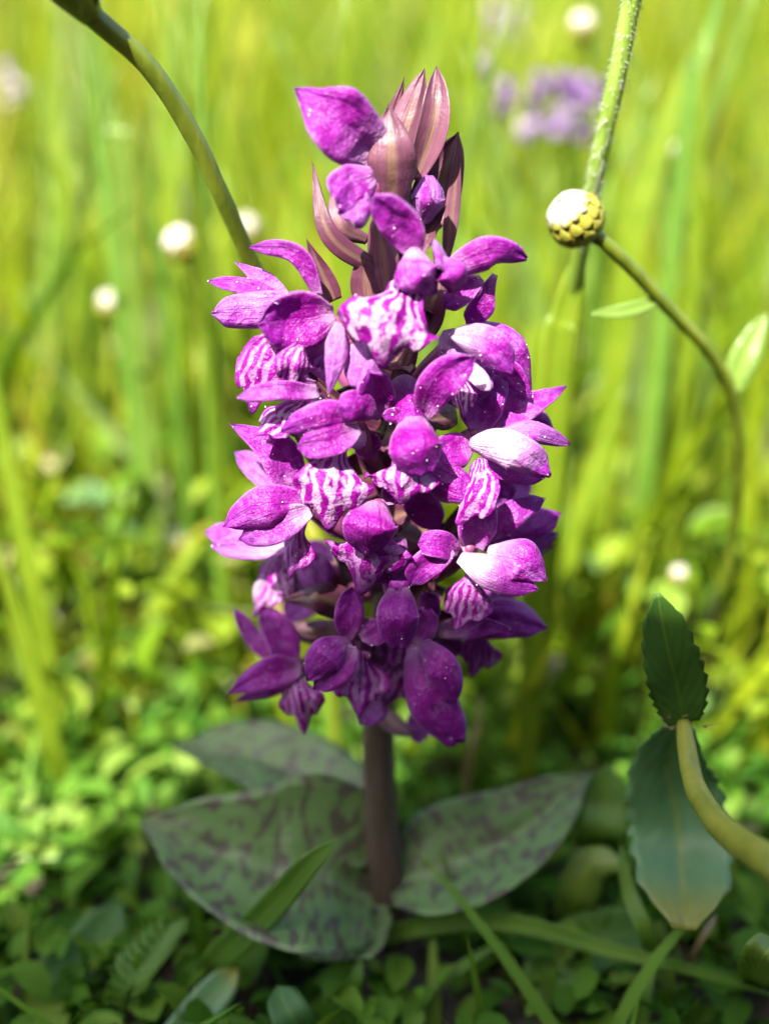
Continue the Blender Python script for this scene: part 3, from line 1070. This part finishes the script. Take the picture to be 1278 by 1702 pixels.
# hairy stalk
hs = empty('hairy_stalk', (PY(860, 1000, 70).x, 70, GROUND))
tag(hs, 'bright green stalk covered in short white hairs behind the daisy bud', 'flower stalk')
hp = [PY(1128, -420, 24), PY(1090, -180, 22), PY(1068, -60, 22), PY(1050, 0, 22), PY(1020, 150, 23), PY(985, 310, 26), PY(962, 430, 32), PY(930, 600, 42), PY(885, 820, 58), Vector((PY(850, 1060, 78).x, 78, GROUND - 2))]
v, f, u = tube(hp, [1.1, 1.2, 1.25, 1.25, 1.25, 1.2, 1.2, 1.2, 1.2, 1.2], n=50, sides=14)
link('stalk', mesh('stalk', v, f, u), 'hairy', hs)
V, F = [], []
sp = spline(hp, 200)
for k in range(1000):
    i = rnd.randrange(0, 130)
    T = (sp[i + 1] - sp[i]).normalized()
    an = rnd.uniform(0, 2 * math.pi)
    A = T.orthogonal().normalized()
    e = A * math.cos(an) + T.cross(A) * math.sin(an)
    p = sp[i] + e * 1.15
    tip = p + e * rnd.uniform(.4, 1.0) + T * rnd.uniform(-.1, .9)
    s1, s2 = T.cross(e) * .07, T * .07
    o = len(V)
    V += [p + s1, p - s1, p + s2, tip]
    F += [(o, o + 1, o + 3), (o + 1, o + 2, o + 3), (o + 2, o, o + 3)]
h = link('hair', mesh('hair', V, F), 'hair', hs)
h['kind'] = 'stuff'
v, f, u = blob(hp[0] + Vector((.8, 0, 2.8)), hp[0] - hp[1], 3.6, .95, n=10, sides=18)
link('bud', mesh('bud', v, f, u), 'bud', hs)

# toothed leaves on the right
tp = empty('toothed_leaf_plant', (PY(1240, 1500, 6).x, -25, GROUND))
tag(tp, 'young plant with toothed leaves on an arching yellow-green stalk', 'plant')
base = PY(1135, 1200, -13)
pts = [base, PY(1128, 1150, -14), PY(1110, 1080, -15), PY(1092, 988, -15)]
g = sheet(pts, 7.6, 'strap', cup=.16, nu=36, nv=10, teeth=9, rough=.04, seed=71, thick=.25, keel=.1, roll=10)
link('leaf', mesh('leaf', *g), 'toothed', tp)
pts = [PY(1140, 1240, -16), PY(1152, 1300, -21), PY(1182, 1355, -28), PY(1228, 1400, -36), PY(1300, 1450, -46), PY(1440, 1600, -58)]
v, f, u = tube([base, *pts], [.9, 1.2, 1.35, 1.5, 1.7, 1.8, 1.8], n=40, sides=12, ripple=.04)
link('stalk', mesh('stalk', v, f, u), 'petiole', tp)
pts = [PY(1128, 1210, -12), PY(1112, 1285, -6), PY(1130, 1390, -8), PY(1138, 1545, -20)]
g = sheet(pts, 14.5, 'blunt', cup=.12, nu=36, nv=10, teeth=9, rough=.04, seed=72, thick=.3, keel=.1, roll=-6)
link('leaf', mesh('leaf', *g), 'bluish', tp)
for k in range(10):
    p = base + Vector((rnd.uniform(-3.2, 3.2), rnd.uniform(-.5, .5), rnd.uniform(-1, 1.5)))
    v, f, u = tube([p, p + Vector((rnd.uniform(-1.2, 1.2), -.3, .3)), p + Vector((rnd.uniform(-2.4, 2.4), -.5, .9))], [.16, .12, .03], n=4, sides=5)
    link('leaf_tooth', mesh('leaf_tooth', v, f, u), 'straw', tp)

strip('leaf', [PG(1010, 1440, GROUND), PY(1000, 1400, 4), PY(1004, 1330, 6), PY(1010, 1272, 8)], 7.4, 'green', 'broad plain green leaf standing upright beside the spotted orchid leaf', 'leaf', shape='round')
strip('leaf', [PG(935, 1560, GROUND), PY(955, 1500, 0), PY(985, 1435, 0), PY(1050, 1442, -2)], 6.5, 'lime', 'yellow-green leaf with wavy edge below the upright green leaf', 'leaf', shape='leaf', teeth=6, cup=-.3)
strip('grass_blade', [PG(1095, 1640, GROUND), PY(1078, 1560, -12), PY(1045, 1480, -8), PY(1030, 1400, -4)], 2.6, 'blade', 'narrow green blade rising under the bluish toothed leaf', 'grass blade')

# grass blades crossing in front
strip('grass_blade', [PG(330, 1640, GROUND), PY(365, 1590, -10), PY(440, 1520, -13), PY(510, 1440, -15), PY(560, 1395, -15)], 4.4, 'green', 'broad green blade leaning across the lower spotted leaf', 'grass blade', roll=10)
strip('grass_blade', [PG(545, 1600, GROUND), PY(620, 1562, -4), PY(740, 1534, -5), PY(860, 1536, -6), PY(1000, 1575, -10), PY(1140, 1610, -14), PY(1320, 1665, -18)], 2.9, 'blade',
      'long thin blade arching over the ground below the orchid', 'grass blade', roll=20)
strip('grass_blade', [PG(640, 1690, GROUND), PY(720, 1640, -10), PY(800, 1585, -6), PY(850, 1562, -3)], 1.6, 'blade', 'thin short blade leaning under the long arching blade', 'grass blade')
strip('grass_blade', [PG(1050, 1760, GROUND), PY(1075, 1640, -14), PY(1085, 1540, -8)], 2.2, 'blade', 'short upright blade crossing the long arching blade', 'grass blade')
strip('grass_blade', [PG(585, 1700, GROUND), PY(590, 1640, -14), PY(600, 1590, -12)], 2.2, 'green', 'stubby green shoot under the lower spotted leaf', 'grass blade')
strip('leaf', [PG(880, 1680, GROUND), PY(930, 1600, -6), PY(1000, 1560, -2), PY(1090, 1548, 0)], 9.5, 'green', 'oval green leaf lying under the long arching blade', 'leaf', shape='round', cup=.2)
strip('leaf', [PG(250, 1770, GROUND), PY(300, 1722, -18), PY(350, 1660, -14), PY(395, 1610, -11)], 5.5, 'bluish', 'pale bluish leaf beside the foot of the leaning broad blade', 'leaf', shape='round')
strip('leaf', [PG(70, 1700, GROUND), PY(90, 1640, -6), PY(150, 1580, -2), PY(200, 1500, 3)], 9, 'deep', 'large dark green leaf near the feathery foliage', 'leaf', shape='round')
strip('leaf', [PG(520, 1760, GROUND), PY(490, 1700, -22), PY(460, 1640, -18)], 5.5, 'deep', 'dark blue-green leaf below the lowest spotted leaf', 'leaf', shape='round')
strip('leaf', [PG(1250, 1640, GROUND), PY(1262, 1600, -30), PY(1290, 1560, -30)], 5, 'lime', 'small yellow-green leaf under the arching stalk', 'leaf', shape='round')
strip('straw', [PG(1135, 1620, GROUND), PY(1160, 1570, -14), PY(1190, 1520, -12)], .9, 'straw', 'dry brown straw leaning behind the bluish leaf tip', 'straw', shape='even')

# feathery leaf, lower left
fe = empty('feathery_leaf', PG(210, 1700, GROUND))
tag(fe, 'feathery divided green leaf on the shaded ground beside the orchid', 'leaf')
spn = [PG(200, 1700, GROUND), PY(215, 1640, -14), PY(245, 1590, -10), PY(290, 1530, -6)]
v, f, u = tube(spn, [.45, .4, .3, .12], n=20, sides=6)
link('midrib', mesh('midrib', v, f, u), 'green', fe)
ss = spline(spn, 12)
for i in range(2, 12):
    for sgn in (-1, 1):
        T = (ss[min(i + 1, 12)] - ss[i - 1]).normalized()
        sd_ = Vector((sgn, -.1, .25))
        ln = 4.2 * math.sin(math.pi * (i + 1) / 14) + .8
        g = sheet([ss[i], ss[i] + sd_ * ln * .5 + T * ln * .25, ss[i] + sd_ * ln * .8 + T * ln * .75], 1.1, 'lance', nu=7, nv=3, seed=i, thick=.15)
        link('leaflet', mesh('leaflet', *g), 'green', fe)

# sunlit clover
cl = empty('clover', PG(50, 1480, GROUND))
tag(cl, 'sunlit pale clover leaf cluster at the edge of the shade', 'clover')
for (cx, cy, yy) in ((40, 1390, 24), (85, 1360, 30), (20, 1330, 32), (60, 1425, 20)):
    cc = PY(cx, cy, yy)
    v, f, u = tube([Vector((cc.x, cc.y + 3, GROUND)), cc.lerp(Vector((cc.x, cc.y + 3, GROUND)), .4), cc], [.35, .3, .25], n=8, sides=6)
    pet = link('petiole', mesh('petiole', v, f, u), 'lime', cl)
    for k in range(3):
        an = math.radians(90 + 120 * k + cx)
        d = Vector((math.cos(an), math.sin(an) * .9, .15))
        g = sheet([cc, cc + d * 2.6, cc + d * 4.6], 4.6, 'obov', nu=8, nv=6, seed=k + cx, hint=Vector((-.1, -.3, 1)), thick=.18, cup=.15)
        link('leaflet', mesh('leaflet', *g), 'lime', pet)

# individually visible blades behind the spike
BL = [  # px,py foot-ish, mid, tip, depth, width mm, material, label
    ((795, 640), (785, 300), (792, -60), 90, 3.4, 'bright', 'tall upright bright blade rising behind the crown of the orchid'),
    ((920, 660), (940, 520), (970, 400), 34, 5.6, 'bright', 'broad grey-green blade standing below the daisy bud'),
    ((1040, 480), (1090, 260), (1180, 30), 110, 6.5, 'bright', 'broad pale lime blade slanting beside the hairy stalk'),
    ((1140, 220), (1165, 100), (1205, -40), 100, 3.6, 'blade', 'dark green blade edge crossing the broad pale lime blade'),
    ((880, 640), (900, 500), (915, 300), 100, 3.6, 'bright', 'lime blade behind the broad grey-green blade'),
    ((60, 1000), (20, 800), (-30, 520), 60, 4.0, 'bright', 'sunlit yellow-green blade leaning at the edge of the meadow patch'),
    ((90, 1240), (40, 1060), (-10, 900), 40, 3.4, 'bright', 'leaning bright blade above the sunlit clover'),
    ((500, 330), (460, 300), (430, 320), 120, 2.6, 'bright', 'thin blade bent sideways behind the crown of the orchid'),
    ((930, 1100), (960, 860), (1040, 640), 80, 4.2, 'bright', 'long soft lime blade slanting behind the orchid flowers'),
    ((205, 300), (195, 230), (190, 170), 110, 4.6, 'lime', 'short pale blade tip standing in the blurred grass'),
    ((800, 1260), (818, 1180), (838, 1050), 40, 3.2, 'blade', 'dark green blade standing behind the lowest orchid flowers'),
    ((780, 1260), (795, 1200), (800, 1150), 30, 1.2, 'straw', 'dark brown dry stem behind the lowest orchid flowers'),
    ((560, 1230), (540, 1160), (520, 1090), 40, 4.0, 'blade', 'green blade behind the bottom flower next to the stem'),
]
for (fx, m_, t_, yy, wd, mt, lab) in BL:
    p2, p3, p1 = PY(*m_, yy), PY(*t_, yy), PY(*fx, yy)
    foot = Vector((p1.x + (p1.x - p2.x) * .5, yy + 4, GROUND - 2))
    pp = [foot, p1, p2, p3] if p1.z > GROUND + 6 else [foot, p2, p3]
    strip('dry_stem' if mt == 'straw' else 'grass_blade', pp, wd, mt, lab, 'dry stem' if mt == 'straw' else 'grass blade', roll=rnd.uniform(-20, 20), nv=4)


# further tall blades, alike but for where they stand
KIND = [('bright', 'upright lime blade in the grass behind the orchid', 'upright lime blades'),
        ('blade', 'upright dark green blade in the grass behind the orchid', 'upright dark green blades'),
        ('lime', 'leaning pale green blade in the grass behind the orchid', 'leaning pale blades')]
rb = random.Random(19)
for k in range(54):
    mt, lab, grp = KIND[k % 3]
    px = rb.uniform(-60, 620) if k % 5 < 2 else rb.uniform(700, 1340)
    sd_ = "on the bent stalk's side of the orchid" if px < 640 else "on the hairy stalk's side of the orchid"
    lab = lab.replace('behind the orchid', sd_)
    grp = grp + ' ' + sd_
    yy = rb.uniform(75, 230)
    top = rb.uniform(-80, 420)
    lean = rb.uniform(-60, 60) if k % 3 < 2 else rb.choice((-1, 1)) * rb.uniform(90, 230)
    p3 = PY(px, top, yy)
    p1 = Vector((PY(px - lean, top, yy).x, yy + 5, GROUND - 3))
    p2 = p1.lerp(p3, .55) + Vector((-(p3.x - p1.x) * .25, 0, 4))
    strip('grass_blade', [p1, p2, p3], rb.uniform(2.2, 5.0), mt, lab, 'grass blade', grp, roll=rb.uniform(-45, 45), nu=12, nv=4)


# blurred purple flowers in the background
def purple_head(c, foot, n, spread, label, group, mats):
    root = empty('purple_flower', (foot.x, foot.y, GROUND))
    tag(root, label, 'flower', group)
    v, f, u = tube([foot, foot.lerp(c, .5) + Vector((2, 0, 0)), c], [.9, .8, .6], n=14, sides=8)
    link('stalk', mesh('stalk', v, f, u), 'stalk', root)
    for k in range(n):
        d = Vector((rnd.uniform(-1, 1), rnd.uniform(-.6, .6), rnd.uniform(-.8, .9)))
        b = c + d * spread * .35
        e = c + d * spread + Vector((0, 0, rnd.uniform(-2, 4)))
        g = sheet([b, (b + e) / 2 + Vector((0, -1, 1)), e], rnd.uniform(4, 6.5), 'obov', nu=8, nv=5, seed=k, thick=.25, cup=-.3)
        link('petal', mesh('petal', *g), rnd.choice(mats), root)


for (px, py, yy, n, s_, lab) in ((862, 190, 190, 7, 7.5, 'blurred lilac flower head between the tall upright blade and the largest purple head'),
                                 (930, 190, 200, 13, 11, 'largest blurred purple flower head between two smaller lilac ones'),
                                 (978, 165, 195, 8, 8, 'blurred lilac flower head close to the hairy stalk')):
    purple_head(PY(px, py, yy), Vector((PY(px, py, yy).x + 4, yy + 4, GROUND - 2)), n, s_, lab, 'blurred purple flowers in the grass', ['lilac', 'purple', 'lilac_pale'])
purple_head(PY(812, 124, 190), Vector((PY(812, 124, 190).x + 4, 194, GROUND - 2)), 5, 5, 'blurred pale lilac flower beside the tall upright blade', None, ['lilac_pale', 'white', 'lilac'])
purple_head(PY(838, 52, 330), Vector((PY(838, 52, 330).x + 4, 334, GROUND - 2)), 6, 8, 'faint pale lilac flower far off in the grass', None, ['lilac_pale'])
purple_head(PY(20, 160, 260), Vector((PY(20, 160, 260).x + 4, 264, GROUND - 2)), 5, 8, 'faint whitish flower far off on the bent stalk side', None, ['lilac_pale', 'white'])


# ------------------------------------------------------------------ meadow mass
def gz(x, y):
    return GROUND - 3 + 0 * x


def blades(name, n, xr, yr, hr, wr, lean=.35, mat='field', seed=0, keep=None, bias=1.0):
    r = np.random.default_rng(seed)
    x = r.uniform(*xr, n); y = yr[0] + (yr[1] - yr[0]) * r.uniform(0, 1, n)
    if keep is not None:
        k = keep(x, y)
        x, y = x[k], y[k]
        n = len(x)
    h = r.uniform(hr[0], hr[1], n) * (0.7 + .5 * r.uniform(0, 1, n) ** 2)
    w = r.uniform(wr[0], wr[1], n)
    az = r.uniform(0, 2 * np.pi, n)
    ln = r.uniform(0.05, lean, n)
    bend = r.uniform(0.0, .5, n) ** 1.5 * 2
    fa = r.uniform(0, np.pi, n)
    K = 6
    t = np.linspace(0, 1, K)
    cx = x[:, None] + np.cos(az)[:, None] * h[:, None] * (ln[:, None] * t + bend[:, None] * .5 * t ** 2.4)
    cy = y[:, None] + np.sin(az)[:, None] * h[:, None] * (ln[:, None] * t + bend[:, None] * .5 * t ** 2.4)
    cz = GROUND - 3 + h[:, None] * (t - bend[:, None] * .28 * t ** 3)
    hw = (w[:, None] / 2) * (np.array([.7, 1, 1, .85, .55, .04]))[None, :]
    sx, sy = np.cos(fa)[:, None] * hw, np.sin(fa)[:, None] * hw
    v = np.empty((n, K, 2, 3))
    v[:, :, 0, 0] = cx - sx; v[:, :, 0, 1] = cy - sy; v[:, :, 0, 2] = cz
    v[:, :, 1, 0] = cx + sx; v[:, :, 1, 1] = cy + sy; v[:, :, 1, 2] = cz
    idx = np.arange(n * K * 2).reshape(n, K, 2)
    f = np.stack([idx[:, :-1, 0], idx[:, :-1, 1], idx[:, 1:, 1], idx[:, 1:, 0]], -1).reshape(-1, 4)
    rc = r.uniform(0, 1, n) ** bias
    uvv = np.empty((n, K, 2, 2))
    uvv[..., 0] = t[None, :, None]
    uvv[..., 1] = rc[:, None, None]
    return fast(name, v.reshape(-1, 3), f, uvv.reshape(-1, 2), mat)


def fast(name, v, f, uvv, mat):
    me = bpy.data.meshes.new(name)
    nf = len(f)
    kk = f.shape[1]
    me.vertices.add(len(v)); me.loops.add(nf * kk); me.polygons.add(nf)
    me.vertices.foreach_set('co', (v * S).astype(np.float32).ravel())
    me.loops.foreach_set('vertex_index', f.astype(np.int32).ravel())
    me.polygons.foreach_set('loop_start', np.arange(0, nf * kk, kk, dtype=np.int32))
    ul = me.uv_layers.new(name='UVMap')
    ul.data.foreach_set('uv', uvv[f.ravel()].astype(np.float32).ravel())
    me.update(calc_edges=True)
    me.validate()
    return link(name, me, mat, None, True)


def leaves(name, n, xr, yr, zr, sr, mat, seed, keep=None, tilt=.6, bias=1.0, fold=.18):
    """small oval leaves with a folded midrib"""
    r = np.random.default_rng(seed)
    x = r.uniform(*xr, n); y = r.uniform(*yr, n)
    if keep is not None:
        k = keep(x, y)
        x, y = x[k], y[k]
        n = len(x)
    z = GROUND + zr[0] + (zr[1] - zr[0]) * r.uniform(0, 1, n) ** 1.3
    s = r.uniform(*sr, n)
    az = r.uniform(0, 2 * np.pi, n)
    el = r.normal(0, tilt, n)
    T = np.stack([np.cos(az) * np.cos(el), np.sin(az) * np.cos(el), np.sin(el)], -1)
    Bv = np.stack([-np.sin(az), np.cos(az), r.normal(0, .35, n)], -1)
    Bv /= np.linalg.norm(Bv, axis=1)[:, None]
    N = np.cross(T, Bv)
    ar = r.uniform(.45, .9, n)
    prof_ = [(0, 0), (.22, .72), (.55, 1), (.85, .68), (1, .08)]
    pts, uvp = [], []
    for (a, b) in prof_:
        for sgn in (-1, 0, 1):
            d = (a - .5) * T * s[:, None] + sgn * b * .5 * (ar * s)[:, None] * Bv + N * s[:, None] * (abs(sgn) * b * fold - .25 * (a - .4) ** 2)
            pts.append(np.stack([x, y, z], -1) + d)
            uvp.append(a)
    v = np.stack(pts, 1)
    K = len(prof_) * 3
    base = []
    for i in range(len(prof_) - 1):
        for j in (0, 1):
            a = i * 3 + j
            base.append((a, a + 1, a + 4, a + 3))
    f = (np.arange(n)[:, None, None] * K + np.array(base)[None]).reshape(-1, 4)
    rc = r.uniform(0, 1, n) ** bias
    uvv = np.empty((n, K, 2))
    uvv[..., 0] = np.array(uvp)[None]
    uvv[..., 1] = rc[:, None]
    return fast(name, v.reshape(-1, 3), f, uvv.reshape(-1, 2), mat)


def wedge(m0, sl):
    return lambda x, y: np.abs(x) < m0 + sl * np.maximum(y, 0)


def patchy(seed, thr, sc_=.02, base=None):
    def k(x, y):
        m = np.array([noise.noise(Vector((a * sc_, b * sc_, seed))) > thr for a, b in zip(x, y)])
        return m & base(x, y) if base else m
    return k


stuff = []
o = blades('meadow_grass', 3600, (-450, 450), (85, 420), (50, 150), (1.4, 4.0), seed=31, keep=patchy(3.3, -.15, .015, wedge(120, .75)))
stuff.append((o, 'sparse lime-green grass blades close behind the orchid', 'grass'))
o = blades('meadow_grass', 13000, (-1300, 1300), (380, 1500), (120, 270), (1.8, 4.6), seed=12, keep=wedge(160, .7))
stuff.append((o, 'dense tall yellow-green grass of the middle meadow', 'grass'))
o = blades('meadow_grass', 26000, (-4200, 4200), (1400, 5500), (260, 420), (4, 9), seed=13, keep=wedge(250, .72))
stuff.append((o, 'far tall meadow grass closing off the view', 'grass'))
o = blades('meadow_grass', 7000, (-450, 450), (50, 480), (22, 75), (1.4, 4.2), lean=.8, seed=34, keep=wedge(110, .65))
stuff.append((o, 'short tangled lime grass between the low herbs', 'grass'))
o = leaves('meadow_herbs', 42000, (-700, 700), (48, 900), (0, 46), (4, 12), 'herb', 21, keep=wedge(130, .65))
stuff.append((o, 'low mass of small bright herb leaves behind the orchid', 'herbs'))
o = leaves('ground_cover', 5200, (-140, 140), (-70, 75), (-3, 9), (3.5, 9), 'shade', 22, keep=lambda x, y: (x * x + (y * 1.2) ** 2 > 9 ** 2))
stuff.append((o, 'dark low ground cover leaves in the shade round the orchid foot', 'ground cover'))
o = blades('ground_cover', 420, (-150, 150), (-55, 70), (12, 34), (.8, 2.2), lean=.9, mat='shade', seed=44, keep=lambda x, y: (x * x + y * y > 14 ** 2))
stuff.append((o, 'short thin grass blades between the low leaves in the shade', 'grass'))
for o, lab, cat in stuff:
    tag(o, lab, cat, kind='stuff')


# ------------------------------------------------------------------ stand-in log added out of view behind the camera to shade the plant's foot
def log():
    s0 = P(620, 893, 21)                       # a point where the shade begins on the front flower
    az = Vector((-math.sin(SUN_AZ), -math.cos(SUN_AZ), 0))
    th = math.radians(-10)
    nn = Vector((math.sin(th), -math.cos(th), 0))   # across the log, away from the plant
    side = Vector((nn.y, -nn.x, 0))             # along the log
    slope = math.tan(SUN_EL) / az.dot(nn)
    R, D = 225.0, 400.0
    h = s0.z + D * slope - R * math.sqrt(1 + slope * slope)
    c = Vector((s0.x, s0.y, 0)) + nn * D
    c.z = h
    print('log centre height above ground', h - GROUND, 'radius', R, 'side', side)
    n, sides = 30, 48
    verts, faces, uvs = [], [], []
    x0, x1 = LOGX
    for i in range(n + 1):
        x = x0 + (x1 - x0) * i / n
        for j in range(sides):
            a = 2 * math.pi * j / sides
            rr = R * (1 + .010 * noise.noise(Vector((x * .012, math.cos(a) * 2.2, math.sin(a) * 2.2))) + .006 * noise.noise(Vector((x * .004, math.cos(a) * 7, math.sin(a) * 7))))
            verts.append(c + side * x + nn * (math.cos(a) * rr) + Vector((0, 0, math.sin(a) * rr)))
            uvs.append((i / n, j / sides))
    for i in range(n):
        for j in range(sides):
            faces.append((i * sides + j, i * sides + (j + 1) % sides, (i + 1) * sides + (j + 1) % sides, (i + 1) * sides + j))
    faces.append(tuple(range(sides - 1, -1, -1)))
    faces.append(tuple(n * sides + j for j in range(sides)))
    me = mesh('added_shade_log', verts, faces, uvs)
    o = link('added_shade_log', me, 'shade_log_bark')
    tag(o, 'added brown log out of view, placed to shade the foot of the orchid', 'log')


LOGX = (-900, 124)
log()
